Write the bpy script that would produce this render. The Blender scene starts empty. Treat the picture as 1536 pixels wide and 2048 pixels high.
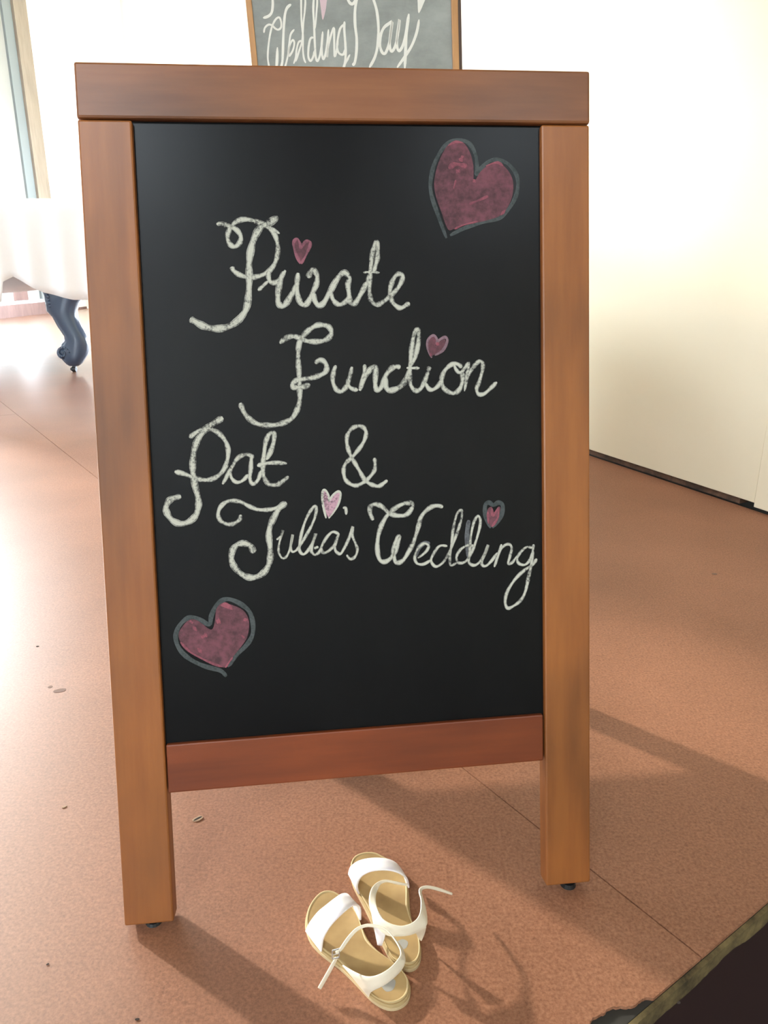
import bpy, bmesh, math, random
from mathutils import Vector, Matrix
from mathutils.geometry import tessellate_polygon
random.seed(7)
sc = bpy.context.scene
COL = sc.collection

# ------------------------------------------------------------------ camera, sky, sun, exposure
F_PX, PITCH, ROLL, CAM_Z = 1522.67, 0.32397, 0.00073, 0.72
cam_data = bpy.data.cameras.new('camera')
cam_data.sensor_fit = 'VERTICAL'; cam_data.sensor_height = 36.0
cam_data.lens = 36.0 * F_PX / 2048.0
cam_data.clip_start = 0.02
cam = bpy.data.objects.new('camera', cam_data); COL.objects.link(cam)
_f = Vector((0, math.cos(PITCH), -math.sin(PITCH))); _u0 = Vector((0, math.sin(PITCH), math.cos(PITCH))); _x0 = Vector((1, 0, 0))
_X = math.cos(ROLL) * _x0 + math.sin(ROLL) * _u0; _U = -math.sin(ROLL) * _x0 + math.cos(ROLL) * _u0
cam.matrix_world = Matrix(((_X.x, _U.x, -_f.x, 0), (_X.y, _U.y, -_f.y, 0), (_X.z, _U.z, -_f.z, CAM_Z), (0, 0, 0, 1)))
sc.camera = cam

world = bpy.data.worlds.new('sky'); sc.world = world; world.use_nodes = True
bg = world.node_tree.nodes['Background']
bg.inputs['Color'].default_value = (0.82, 0.92, 1.0, 1); bg.inputs['Strength'].default_value = 18.0

sun_data = bpy.data.lights.new('sun', 'SUN'); sun_data.energy = 4.2; sun_data.angle = math.radians(2.0); sun_data.color = (1.0, 0.93, 0.82)
sun = bpy.data.objects.new('sun', sun_data); COL.objects.link(sun)
SUN_DIR = Vector((0.79 * math.cos(0.35), -0.61 * math.cos(0.35), -math.sin(0.35)))
sun.rotation_euler = SUN_DIR.to_track_quat('-Z', 'Y').to_euler()

sc.view_settings.view_transform = 'Standard'; sc.view_settings.look = 'None'
sc.view_settings.gamma = 1.0; sc.view_settings.use_curve_mapping = False
sc.view_settings.exposure = 0.32
sc.cycles.use_denoising = True
sc.cycles.max_bounces = 10; sc.cycles.diffuse_bounces = 6

# ------------------------------------------------------------------ traced data (tenths of a millimetre, on the real surfaces)
WORDS = {"private":[[9,[1346,7662],[1420,7655],[1501,7632],[1567,7585],[1596,7518],[1568,7451],[1519,7427],[1473,7458],[1456,7532],[1486,7612],[1558,7686],[1654,7708],[1762,7685],[1857,7645],[1936,7577],[1972,7489],[1981,7381],[1953,7272],[1901,7191],[1823,7137],[1726,7108],[1629,7112],[1548,7143],[1502,7181],[1486,7219]],[6,[1857,7645],[1937,7604],[2005,7559]],[13,[1995,7732],[1899,7671],[1815,7631],[1757,7557],[1712,7450],[1682,7328],[1668,7207],[1666,7071],[1649,6907],[1623,6785],[1564,6690],[1471,6616],[1360,6577],[1250,6578],[1156,6607],[1083,6649],[1026,6682]],[7,[1754,6968],[1862,7062]],[9,[1877,7171],[1870,7110],[1896,7052],[1972,7065],[2053,7176]],[11,[2038,7163],[1993,7067],[1965,6931],[1964,6835],[2004,6800],[2047,6827],[2106,6916],[2165,7025]],[10,[2186,7148],[2167,6984],[2187,6860],[2228,6811],[2277,6831],[2337,6940],[2382,7036],[2389,7118],[2352,7176],[2316,7153],[2293,7092]],[11,[2337,6940],[2349,6871],[2389,6805],[2445,6822],[2519,6938],[2601,7075],[2674,7146],[2722,7122]],[9,[2530,6936],[2549,6869],[2590,6819],[2640,6810],[2701,6851],[2719,6888]],[10,[2651,7145],[2693,7141],[2738,7091],[2719,7017],[2728,6917],[2735,6842],[2764,6813],[2802,6833],[2865,6932],[2932,7047]],[8,[2936,7039],[2947,7122]],[9,[3003,7155],[3031,7237],[3049,7303],[3054,7386],[3041,7464],[3012,7411],[2986,7304],[2969,7163],[2952,7014],[2954,6906],[2977,6831],[3032,6801],[3093,6829],[3163,6878],[3250,6961],[3304,7044],[3318,7110],[3280,7127],[3237,7103],[3196,7028],[3174,6937],[3188,6853],[3229,6794],[3280,6764],[3332,6780],[3389,6817]],[5,[2888,7146],[2973,7148],[3067,7142]]],"function":[[10,[1962,6407],[2029,6457],[2103,6479],[2176,6460],[2259,6427],[2354,6418],[2439,6427],[2503,6465],[2524,6516],[2496,6574],[2433,6594],[2370,6592],[2295,6552],[2230,6496],[2180,6424],[2158,6320],[2156,6205],[2160,6058],[2159,5932],[2159,5816],[2134,5711],[2072,5607],[1985,5557],[1889,5533],[1794,5531],[1690,5550],[1608,5605],[1549,5685],[1516,5781]],[10,[2335,6185],[2384,6219],[2436,6199],[2461,6146],[2444,6088],[2373,6053],[2277,6029],[2160,6014],[2096,5986],[2089,5939],[2147,5932],[2221,5941],[2275,5961]],[9,[2563,6159],[2536,6092],[2523,5997],[2550,5912],[2602,5874],[2651,5904],[2696,5982],[2738,6140]],[8,[2727,6108],[2705,6024],[2685,5961],[2721,5908],[2795,5885]],[8,[2877,6162],[2869,6075],[2814,5879]],[10,[2814,5879],[2879,6031],[2948,6117],[2998,6127],[2989,5985],[2992,5908],[3020,5880],[3066,5928],[3102,6026],[3159,6102],[3216,6131],[3272,6121]],[11,[3102,6026],[3099,5938],[3131,5877],[3199,5881],[3278,5923],[3336,5999],[3378,6108]],[9,[3384,6130],[3443,6249],[3480,6413],[3477,6522],[3437,6490],[3406,6359],[3386,6195],[3371,6020],[3385,5920],[3435,5864],[3492,5885],[3539,5972],[3580,6070],[3593,6125]],[6,[3339,6114],[3485,6108]],[8,[3544,5950],[3582,5882],[3627,5870],[3685,5907],[3726,5978]],[9,[3961,6106],[3905,6146],[3836,6136],[3767,6077],[3729,5989],[3741,5901],[3797,5844],[3871,5825],[3934,5874],[3964,5962],[3963,6062]],[7,[3871,6141],[3892,6085],[3932,6051],[3983,6083],[4036,6154],[4017,6027],[3985,5844]],[8,[3993,5950],[4063,6070],[4145,6163],[4190,6156],[4195,6090],[4159,5957],[4123,5869],[4145,5807],[4209,5811],[4290,5876],[4354,5936]]],"pat":[[12,[1326,5628],[1235,5576],[1150,5521],[1085,5455],[1029,5362],[998,5258],[982,5132],[982,5016],[997,4899],[1022,4770],[1023,4685],[993,4590],[927,4523],[832,4495],[751,4526],[697,4592],[675,4667],[704,4740],[752,4775],[842,4796]],[9,[962,5422],[1034,5477],[1118,5506],[1201,5504],[1282,5454],[1341,5373],[1366,5277],[1353,5172],[1318,5078],[1252,5006],[1167,4966],[1073,4965],[991,4989],[889,5035],[787,5065]],[8,[1289,4909],[1346,5002],[1402,5096],[1469,5189],[1554,5223],[1616,5200],[1610,5173],[1600,5067],[1586,4961],[1615,4902],[1669,4937],[1715,5042]],[7,[1378,5033],[1391,4969],[1442,4924],[1511,4943],[1572,5005]],[9,[1773,5157],[1824,5251],[1860,5356],[1863,5441],[1815,5437],[1775,5359],[1748,5211],[1732,5063],[1744,4956],[1794,4889],[1868,4881],[1933,4911],[2007,4967]],[8,[1670,5095],[1761,5117],[1867,5122],[1993,5109]]],"ampersand":[[8,[2958,5138],[2963,5067],[2951,4997],[2904,4933],[2847,4884],[2790,4851],[2739,4838],[2679,4860],[2630,4908],[2612,4979],[2619,5049],[2651,5103],[2708,5152],[2770,5220],[2828,5293],[2865,5372],[2872,5427],[2848,5473],[2798,5494],[2737,5481],[2686,5438],[2661,5379],[2657,5309],[2674,5228],[2703,5157],[2746,5075],[2794,4987],[2842,4900],[2892,4857],[2952,4830],[3003,4823],[3044,4846],[3096,4885]]],"julias":[[8,[1471,4568],[1458,4517],[1405,4479],[1337,4467],[1260,4502],[1228,4572],[1250,4651],[1314,4711],[1393,4725],[1482,4705],[1570,4655],[1659,4617],[1761,4609],[1841,4621],[1910,4647]],[12,[1974,4679],[1898,4630],[1837,4535],[1788,4433],[1767,4330],[1774,4214],[1775,4098],[1755,4006],[1700,3921],[1618,3873],[1527,3872],[1439,3923],[1369,4014],[1350,4107],[1377,4198],[1441,4247],[1509,4247],[1569,4212],[1595,4136]],[5,[1850,4274],[1897,4313],[1923,4375],[1877,4233],[1868,4140],[1900,4069],[1946,4078],[1989,4158],[2029,4324],[2002,4192],[2017,4133],[2063,4148],[2111,4199]],[6,[2063,4148],[2123,4227],[2220,4380],[2282,4516],[2297,4620],[2263,4615],[2190,4508],[2134,4360],[2102,4222],[2097,4141],[2136,4098],[2189,4137],[2244,4227],[2282,4325],[2243,4204],[2229,4123],[2268,4088],[2315,4119],[2353,4199],[2413,4289],[2473,4333],[2541,4307]],[6,[2259,4157],[2306,4175]],[6,[2340,4164],[2350,4111],[2396,4109],[2467,4164],[2510,4227]],[6,[2541,4313],[2504,4227],[2490,4134],[2534,4085],[2570,4107],[2644,4244],[2694,4382],[2686,4289],[2724,4182],[2739,4111],[2708,4041],[2655,4021],[2618,4069]],[6,[2591,4594],[2623,4592],[2626,4519]]],"wedding":[[9,[2926,4445],[2894,4521],[2896,4595],[2958,4622],[3031,4590],[3104,4519],[3198,4485],[3300,4490],[3363,4562],[3364,4614],[3283,4617],[3187,4576],[3090,4499],[3019,4387],[2975,4254],[2964,4104],[2989,3994],[3049,3971],[3119,4015],[3175,4108],[3212,4229],[3199,4237],[3156,4150],[3146,4041],[3172,3958],[3240,3968],[3311,4061],[3375,4181],[3426,4329],[3470,4463],[3554,4548],[3637,4578],[3719,4561]],[6,[3419,3994],[3503,4052],[3546,4125],[3491,4155],[3421,4097],[3385,4002],[3411,3932],[3486,3922],[3570,3966]],[6,[3759,4115],[3670,4119],[3599,4033],[3570,3952],[3624,3887],[3708,3932],[3779,4038],[3851,4200],[3923,4402],[3932,4511],[3876,4473],[3832,4311],[3808,4133],[3785,3983],[3797,3893],[3860,3917]],[6,[4072,4100],[3988,4111],[3904,4060],[3861,3979],[3888,3916],[3971,3932],[4043,4040],[4101,4189],[4145,4365],[4118,4442],[4069,4369],[4031,4206],[4015,4027],[4006,3917],[4068,3879],[4139,3924],[4196,4019],[4232,4107],[4181,3978],[4152,3896],[4194,3863],[4265,3918],[4336,4012]],[6,[4386,4106],[4350,3997],[4299,3847]],[6,[4306,3874],[4379,4051],[4464,4103],[4505,4059],[4483,3963],[4461,3881],[4511,3892],[4575,3973]],[6,[4746,4048],[4675,4058],[4604,3999],[4568,3931],[4588,3874],[4659,3857],[4716,3910],[4752,4020],[4760,4089]],[7,[4752,4020],[4737,3881],[4700,3715],[4656,3535],[4598,3440],[4512,3381],[4448,3364],[4421,3435],[4443,3546],[4530,3682],[4644,3788],[4744,3853],[4798,3920]]]}
GHOST = [[9,[4013,4399],[3991,4262],[3995,4097],[4000,3973]],[8,[3392,4002],[3435,4110],[3505,4161],[3560,4145]]]
HEARTS = {"big_top":{"fill":[[3829,7599],[3761,7777],[3698,7966],[3689,8116],[3740,8303],[3837,8476],[3932,8517],[4019,8507],[4088,8403],[4122,8268],[4127,8102],[4188,8193],[4277,8269],[4381,8307],[4484,8247],[4555,8134],[4562,7997],[4520,7868],[4422,7746],[4237,7685],[4037,7648],[3901,7603]],"lines":[[7,[3812,7504],[3721,7755],[3654,7966],[3650,8116],[3700,8303],[3814,8476],[3948,8536],[4074,8507],[4144,8396],[4165,8253],[4156,8178],[4205,8238],[4293,8314],[4397,8333],[4517,8285],[4604,8172],[4615,8043],[4577,7914],[4479,7776],[4382,7708],[4197,7670],[4012,7610],[3852,7534]]],"marks":[[9,[3849,8237],[3912,8282],[3991,8275],[4054,8260]],[8,[3927,8207],[3975,8215]],[6,[4072,7864],[4160,7898],[4281,7948]],[5,[4261,8265],[4381,8303],[4453,8270]],[5,[3845,8476],[3932,8515],[4011,8507]],[5,[4422,7746],[4471,7799]],[7,[4127,8091],[4132,8125]],[4,[3901,7599],[3997,7640],[4157,7678]],[4,[3900,8026],[3925,8117]],[9,[3976,8312],[4009,8372]]]},"big_bottom":{"fill":[[1213,2872],[1073,2940],[900,3025],[792,3127],[742,3247],[767,3333],[863,3430],[954,3417],[1076,3315],[1119,3327],[1144,3421],[1164,3537],[1230,3599],[1314,3580],[1453,3506],[1512,3378],[1491,3217],[1437,3124],[1325,2991],[1256,2899]],"lines":[[8,[1237,2767],[1175,2838],[1001,2901],[849,2991],[749,3100],[709,3227],[740,3349],[828,3439],[899,3457],[982,3423],[1078,3366],[1104,3460],[1158,3566],[1231,3628],[1316,3634],[1435,3573],[1523,3480],[1554,3346],[1541,3214],[1472,3108],[1346,2990],[1256,2877]]],"marks":[[9,[1215,3570],[1264,3575],[1340,3520]],[12,[1157,3391],[1200,3403]],[9,[987,3225],[1052,3258]],[6,[940,3111],[986,3049]],[6,[902,3355],[941,3301]],[7,[1449,3396],[1499,3401]],[5,[870,3422],[903,3391]],[5,[760,3188],[867,3064],[1073,2937],[1199,2881]],[4,[1317,2984],[1234,2871]],[5,[1454,3190],[1427,3228]]]},"small_private":{"fill":[[2215,7257],[2171,7366],[2160,7461],[2189,7488],[2221,7433],[2227,7399],[2271,7454],[2313,7471],[2319,7440],[2266,7324]],"lines":[],"marks":[[6,[2215,7243],[2164,7366],[2150,7461],[2189,7502],[2222,7447],[2227,7406],[2271,7467],[2313,7481],[2326,7440],[2273,7324],[2222,7243]]]},"small_function":{"fill":[[3612,6235],[3586,6334],[3598,6410],[3644,6448],[3672,6415],[3670,6349],[3716,6392],[3773,6418],[3778,6374],[3726,6298],[3646,6250]],"lines":[[5,[3623,6218],[3585,6323],[3584,6411],[3644,6459],[3685,6420],[3677,6376],[3717,6414],[3779,6440],[3801,6396],[3749,6298],[3657,6245]]],"marks":[[7,[3676,6354],[3705,6381]],[6,[3601,6257],[3623,6251]]]},"small_julia":{"fill":[[2420,4510],[2384,4639],[2383,4766],[2401,4789],[2427,4730],[2437,4666],[2503,4744],[2550,4766],[2560,4736],[2522,4622],[2443,4509]],"lines":[[5,[2402,4488],[2378,4628],[2371,4767],[2395,4800],[2434,4741],[2440,4683],[2497,4750],[2550,4777],[2568,4736],[2528,4622],[2431,4486]]],"marks":[[5,[2401,4615],[2482,4647],[2543,4748]],[5,[2410,4557],[2492,4600]],[5,[2421,4522],[2468,4555]]]},"small_wedding":{"fill":[[4256,4319],[4229,4417],[4231,4513],[4280,4538],[4296,4469],[4350,4535],[4377,4520],[4355,4425],[4305,4324]],"lines":[[8,[4263,4298],[4209,4431],[4203,4555],[4246,4587],[4301,4558],[4357,4583],[4406,4547],[4383,4424],[4284,4298]]],"marks":[[5,[4235,4348],[4233,4499]],[6,[4280,4524],[4292,4442],[4356,4528]],[5,[4356,4508],[4348,4412],[4277,4312]]]}}
BOARD_TWO_CENTRE = [-0.0961,2.6,1.3574]
WEDDING_TWO = [[8,[-2304,731],[-2301,570],[-2341,370],[-2439,267],[-2596,213]],[6,[-2594,-165],[-2557,-36],[-2449,49],[-2346,35],[-2266,-35],[-2173,-69],[-2087,-2],[-2081,144],[-2129,243],[-2213,212],[-2301,100],[-2370,-48],[-2433,-270],[-2488,-567],[-2509,-790],[-2496,-958],[-2443,-1163],[-2336,-1141],[-2232,-931],[-2214,-521]],[8,[-1772,590],[-1890,496],[-1959,330],[-2001,56],[-2037,-312],[-2063,-683],[-2094,-927],[-2165,-1098],[-2229,-1119],[-2261,-970],[-2214,-521]],[6,[-1702,-43],[-1812,-175],[-1862,-398],[-1892,-622],[-1875,-733],[-1764,-581],[-1715,-393],[-1765,-321],[-1866,-491],[-1918,-735],[-1990,-961],[-2037,-1076]],[6,[-1481,-330],[-1588,-371],[-1658,-577],[-1686,-765],[-1756,-936]],[6,[-1434,1069],[-1477,709],[-1485,166],[-1455,-200],[-1468,-571],[-1443,-795],[-1394,-906]],[6,[-1434,1069],[-1358,750],[-1382,442],[-1435,113],[-1480,-312],[-1574,-575],[-1690,-877]],[7,[-1151,-236],[-1236,-266],[-1295,-472],[-1314,-734],[-1253,-845],[-1176,-749],[-1117,-560]],[7,[-1061,1084],[-1113,724],[-1131,452],[-1120,88],[-1112,-374],[-1091,-746],[-1040,-839],[-961,-667],[-900,-366],[-871,-69]],[6,[-1061,1084],[-1011,764],[-1036,455],[-1091,-3]],[7,[-871,-69],[-912,-441],[-898,-721],[-857,-777],[-788,-587],[-728,-286],[-700,-8]],[7,[-700,-8],[-731,-454],[-759,-736],[-744,-548],[-652,-228],[-540,34],[-535,-261],[-533,-691],[-478,-577],[-418,-276]],[7,[-241,137],[-349,23],[-417,-202],[-454,-445],[-403,-612],[-275,-646],[-208,-493]],[8,[-218,212],[-232,27],[-206,-344],[-199,-624],[-225,-871],[-281,-1024]],[6,[-214,-870],[-68,-639]]]
DAY_TWO = [[9,[-150,884],[-116,783],[-57,693],[15,664],[87,719],[137,813]],[9,[203,1448],[200,1144],[161,856],[97,523],[93,147],[137,-230],[121,-593],[69,-852],[-5,-919]],[9,[47,1381],[203,1458],[382,1375],[536,1137],[643,813],[739,526],[787,172],[786,-145],[749,-466],[662,-726],[512,-969]],[7,[-276,-970],[-101,-707]],[9,[1203,271],[1105,204],[958,94],[860,-100],[835,-356],[885,-526],[959,-588],[1033,-521],[1131,-240],[1203,267],[1131,-240],[1144,-453],[1206,-516],[1305,-362],[1377,-61],[1424,321],[1353,-126],[1354,-382],[1417,-498],[1528,-355],[1624,-10],[1705,479]],[10,[1705,479],[1636,-10],[1616,-438],[1596,-958]],[9,[2015,343],[1946,1],[1802,-346],[1605,-632],[1358,-944]]]
HEARTS_TWO = [[[-950,946],[-935,731],[-909,515],[-864,225],[-774,465],[-725,739],[-678,956],[-750,1025],[-815,933],[-886,1020]],[[1906,1069],[1958,854],[2001,500],[2192,852],[2323,1086],[2223,1165],[2102,1077],[1978,1155]]]
SOLES = [[[-863,6599,90],[-884,6699,90],[-873,6855,90],[-822,6997,90],[-743,7098,90],[-642,7122,90],[-537,7070,90],[-400,6943,90],[-302,6785,90],[-248,6632,90],[-175,6452,90],[-64,6295,90],[68,6180,90],[185,6069,90],[259,5953,90],[269,5854,90],[241,5758,90],[164,5690,90],[65,5670,90],[-35,5703,90],[-136,5778,90],[-240,5896,90],[-347,6017,90],[-470,6142,90],[-596,6241,90],[-710,6341,90],[-801,6452,90]],[[-403,7413,90],[-405,7573,90],[-355,7676,90],[-247,7729,90],[-123,7729,90],[-14,7666,90],[94,7584,90],[214,7443,90],[271,7316,90],[289,7164,90],[292,7034,90],[295,6873,90],[324,6683,90],[373,6534,90],[401,6389,90],[395,6249,90],[358,6158,90],[291,6113,90],[212,6121,90],[108,6180,90],[49,6280,90],[-11,6421,90],[-80,6566,90],[-153,6768,90],[-228,6944,90],[-297,7089,90],[-361,7239,90]]]
TOE_BANDS = [[[[-868,6550,80],[-838,6550,160],[-790,6539,260],[-722,6563,340],[-641,6599,390],[-549,6664,420],[-470,6742,410],[-412,6804,340],[-372,6834,220],[-339,6854,100]],[[-672,6280,80],[-665,6296,140],[-650,6300,240],[-611,6312,330],[-557,6352,390],[-486,6408,430],[-403,6502,430],[-327,6614,380],[-265,6691,260],[-260,6673,100]]],[[[-427,7374,80],[-415,7370,150],[-386,7338,240],[-294,7311,340],[-146,7286,400],[17,7279,400],[127,7288,340],[202,7286,240],[248,7304,120]],[[-289,7062,80],[-309,7076,140],[-305,7067,240],[-258,7073,340],[-142,7076,410],[31,7083,420],[176,7104,360],[272,7133,240],[298,7125,110]]]]
ANKLE = [[[[-435,6104,100],[-344,5977,180],[-248,5826,300],[-158,5714,400],[-59,5673,470],[51,5716,500],[133,5810,500],[172,5889,500],[154,5976,500],[86,6085,520],[9,6163,540],[-89,6199,550],[-193,6203,550],[-295,6158,540],[-383,6080,500],[-449,5996,460],[-499,5971,430]],[[-148,5768,60],[-144,5756,100],[-128,5706,200],[-81,5673,280],[2,5669,340],[101,5717,380],[183,5797,400],[218,5879,420],[191,5991,450],[102,6090,490],[18,6160,510],[-95,6189,520],[-193,6192,520],[-282,6147,510],[-363,6070,470],[-425,6001,430],[-481,5969,400]]],[[[275,7003,300],[159,6964,360],[30,6956,400],[-55,6902,430],[-124,6810,450],[-158,6675,470],[-161,6549,460],[-130,6473,400],[-98,6404,370],[-44,6309,360],[42,6235,360],[160,6226,360],[278,6242,360],[386,6294,360],[459,6347,380],[469,6425,400],[459,6511,430],[440,6610,450],[426,6668,460],[419,6702,470],[439,6746,470],[504,6788,440],[622,6845,350],[789,6935,200]],[[275,6987,280],[152,6974,320],[38,6954,370],[-33,6901,390],[-65,6811,410],[-88,6688,440],[-82,6539,470],[-49,6413,480],[-18,6349,480],[31,6301,480],[101,6264,480],[192,6245,480],[291,6268,490],[359,6322,500],[395,6401,510],[406,6501,510],[407,6585,510],[397,6636,510],[392,6679,510],[400,6720,510],[435,6761,500],[505,6802,470],[629,6861,380],[795,6936,230]]]]
TAIL = [[[-493,5957,380],[-551,5935,280],[-614,5891,180],[-673,5822,120]],[[-475,5977,340],[-521,5955,240],[-579,5922,140],[-644,5837,80]]]
QUARTER = [[[[-140,6511,430],[-117,6451,320],[-90,6419,180],[-65,6375,70]],[[-51,6423,470],[15,6344,400],[16,6330,260],[-18,6341,100]]],[[[340,6292,340],[356,6338,260],[369,6387,180],[385,6436,100]],[[459,6357,360],[447,6370,260],[430,6379,180],[415,6404,100]]]]
STAMPS = [[[54,5880,93],[124,5908,93],[41,5950,93]],[[205,6371,93],[266,6378,93],[199,6434,93]]]
BUCKLE = [[-491,5970,410]]
LEG = [[4958,-21611,-20821],[4780,-21636,-19733],[4571,-21616,-19296],[4362,-21572,-19477],[3882,-21559,-19676],[3520,-21236,-19697],[3217,-21110,-19624],[2912,-20976,-19525],[2607,-20798,-19376],[2300,-20633,-19238],[2023,-20657,-19147],[1807,-20875,-19123],[1434,-21051,-19175],[1123,-21062,-19321],[810,-20945,-19563],[528,-20742,-19789],[402,-20587,-19970]]
GOUGE = [-2507,8420,0]
T = 1e-4

# ------------------------------------------------------------------ materials
def nodes_of(name):
    m = bpy.data.materials.new(name); m.use_nodes = True
    nt = m.node_tree; return m, nt, nt.nodes['Principled BSDF']
def plain(name, col, rough=0.6, spec=0.5, coat=0.0, metal=0.0):
    m, nt, b = nodes_of(name)
    b.inputs['Base Color'].default_value = (*col, 1); b.inputs['Roughness'].default_value = rough
    b.inputs['Specular IOR Level'].default_value = spec; b.inputs['Coat Weight'].default_value = coat
    b.inputs['Metallic'].default_value = metal
    return m
def noise(nt, scale, detail=4, rough=0.55, vec=None, stretch=None, coord='Object'):
    tc = nt.nodes.new('ShaderNodeTexCoord'); mp = nt.nodes.new('ShaderNodeMapping'); n = nt.nodes.new('ShaderNodeTexNoise')
    nt.links.new(tc.outputs[coord], mp.inputs['Vector']); nt.links.new(mp.outputs['Vector'], n.inputs['Vector'])
    if stretch: mp.inputs['Scale'].default_value = stretch
    n.inputs['Scale'].default_value = scale; n.inputs['Detail'].default_value = detail; n.inputs['Roughness'].default_value = rough
    return n
def ramp(nt, src, stops):
    r = nt.nodes.new('ShaderNodeValToRGB'); e = r.color_ramp.elements
    while len(e) < len(stops): e.new(0.5)
    for i, (p, c) in enumerate(stops):
        e[i].position = p; e[i].color = (*c, 1) if len(c) == 3 else c
    nt.links.new(src, r.inputs['Fac']); return r
def mixc(nt, fac, a, b, mode='MIX'):
    m = nt.nodes.new('ShaderNodeMix'); m.data_type = 'RGBA'; m.blend_type = mode
    if isinstance(fac, (int, float)): m.inputs['Factor'].default_value = fac
    else: nt.links.new(fac, m.inputs['Factor'])
    for s, i in ((a, 6), (b, 7)):
        if isinstance(s, tuple): m.inputs[i].default_value = (*s, 1)
        else: nt.links.new(s, m.inputs[i])
    return m.outputs[2]
def bump(nt, b, src, strength, dist):
    n = nt.nodes.new('ShaderNodeBump'); n.inputs['Strength'].default_value = strength; n.inputs['Distance'].default_value = dist
    nt.links.new(src, n.inputs['Height']); nt.links.new(n.outputs['Normal'], b.inputs['Normal'])

def wood(name, base, dark, axis, rough=0.5, coat=0.25, coat_rough=0.25, blotch=0.5, scale=9):
    m, nt, b = nodes_of(name)
    st = {'x': (0.09, 1, 1), 'z': (1, 1, 0.09)}[axis]
    g = noise(nt, scale * 5, 5, 0.6, stretch=st); bl = noise(nt, scale, 3, 0.5, stretch=tuple(max(s, 0.3) for s in st))
    c1 = ramp(nt, g.outputs['Fac'], [(0.3, dark), (0.62, base)])
    bl_r = ramp(nt, bl.outputs['Fac'], [(0.33, (1 - blotch,) * 3), (0.55, (1, 1, 1))])
    nt.links.new(mixc(nt, 1.0, c1.outputs['Color'], bl_r.outputs['Color'], 'MULTIPLY'), b.inputs['Base Color'])
    b.inputs['Roughness'].default_value = rough; b.inputs['Coat Weight'].default_value = coat; b.inputs['Coat Roughness'].default_value = coat_rough
    bump(nt, b, g.outputs['Fac'], 0.06, 0.002)
    return m
def chalk(name, col, dark=(0.05, 0.05, 0.055), lo=0.34, hi=0.56, scale=420):
    m, nt, b = nodes_of(name)
    n = noise(nt, scale, 3, 0.6); n2 = noise(nt, 55, 2, 0.5)
    a = nt.nodes.new('ShaderNodeMath'); a.operation = 'MULTIPLY_ADD'; a.inputs[1].default_value = 0.55
    nt.links.new(n.outputs['Fac'], a.inputs[0])
    k = nt.nodes.new('ShaderNodeMath'); k.operation = 'MULTIPLY'; k.inputs[1].default_value = 0.45
    nt.links.new(n2.outputs['Fac'], k.inputs[0]); nt.links.new(k.outputs[0], a.inputs[2])
    r = ramp(nt, a.outputs[0], [(lo, dark), (hi, col)])
    nt.links.new(r.outputs['Color'], b.inputs['Base Color'])
    b.inputs['Roughness'].default_value = 0.95; b.inputs['Specular IOR Level'].default_value = 0.1
    return m

M = {}
M['stile'] = wood('varnished_wood_upright', (0.37, 0.122, 0.022), (0.28, 0.085, 0.014), 'z')
M['rail'] = wood('varnished_wood_crosspiece', (0.30, 0.105, 0.03), (0.23, 0.072, 0.019), 'x', blotch=0.5)
M['lower_rail'] = wood('reddish_varnished_wood', (0.25, 0.052, 0.009), (0.18, 0.035, 0.006), 'x', coat=0.08, blotch=0.3)

m, nt, b = nodes_of('chalkboard_black')
n = noise(nt, 7, 4, 0.6, stretch=(1, 1, 0.5))
r = ramp(nt, n.outputs['Fac'], [(0.45, (0.0024, 0.0026, 0.0030)), (0.8, (0.0055, 0.0057, 0.006))])
nt.links.new(r.outputs['Color'], b.inputs['Base Color']); b.inputs['Roughness'].default_value = 0.28; b.inputs['Specular IOR Level'].default_value = 0.22
M['black'] = m
m, nt, b = nodes_of('dusty_chalkboard')
n = noise(nt, 6, 5, 0.65, stretch=(1, 1, 1.6))
r = ramp(nt, n.outputs['Fac'], [(0.3, (0.24, 0.265, 0.25)), (0.7, (0.40, 0.44, 0.42))])
nt.links.new(r.outputs['Color'], b.inputs['Base Color']); b.inputs['Roughness'].default_value = 0.6
M['dusty'] = m
M['chalk'] = chalk('white_chalk', (0.60, 0.60, 0.51), (0.12, 0.12, 0.11), lo=0.34, hi=0.50)
M['chalk_edge'] = chalk('thin_chalk_dust', (0.40, 0.40, 0.345), (0.03, 0.03, 0.032), 0.36, 0.58)
M['faint'] = chalk('smudged_chalk', (0.16, 0.17, 0.18), lo=0.30, hi=0.6)
M['grey_chalk'] = chalk('grey_chalk_outline', (0.095, 0.108, 0.108), (0.05, 0.06, 0.06))
M['pink'] = chalk('pink_chalk_fill', (0.215, 0.088, 0.108), (0.10, 0.055, 0.062), 0.36, 0.6, 160)
M['bright_pink'] = chalk('bright_pink_chalk', (0.37, 0.12, 0.15), (0.20, 0.075, 0.095), 0.36, 0.62)
M['pale_pink'] = chalk('pale_pink_chalk', (0.62, 0.38, 0.45), (0.10, 0.06, 0.075), 0.36, 0.55)
M['pale_chalk'] = chalk('bright_chalk', (0.88, 0.9, 0.84), (0.55, 0.58, 0.55), 0.2, 0.42)
M['pale_pink_two'] = chalk('pale_pink_chalk_on_grey', (0.75, 0.6, 0.64), (0.6, 0.5, 0.53), 0.2, 0.45)
M['black_plastic'] = plain('black_plastic', (0.012, 0.012, 0.012), 0.5)
M['brass'] = plain('hinge_metal', (0.55, 0.45, 0.25), 0.35, metal=1.0)
M['steel'] = plain('buckle_steel', (0.75, 0.75, 0.75), 0.25, metal=1.0)

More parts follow.
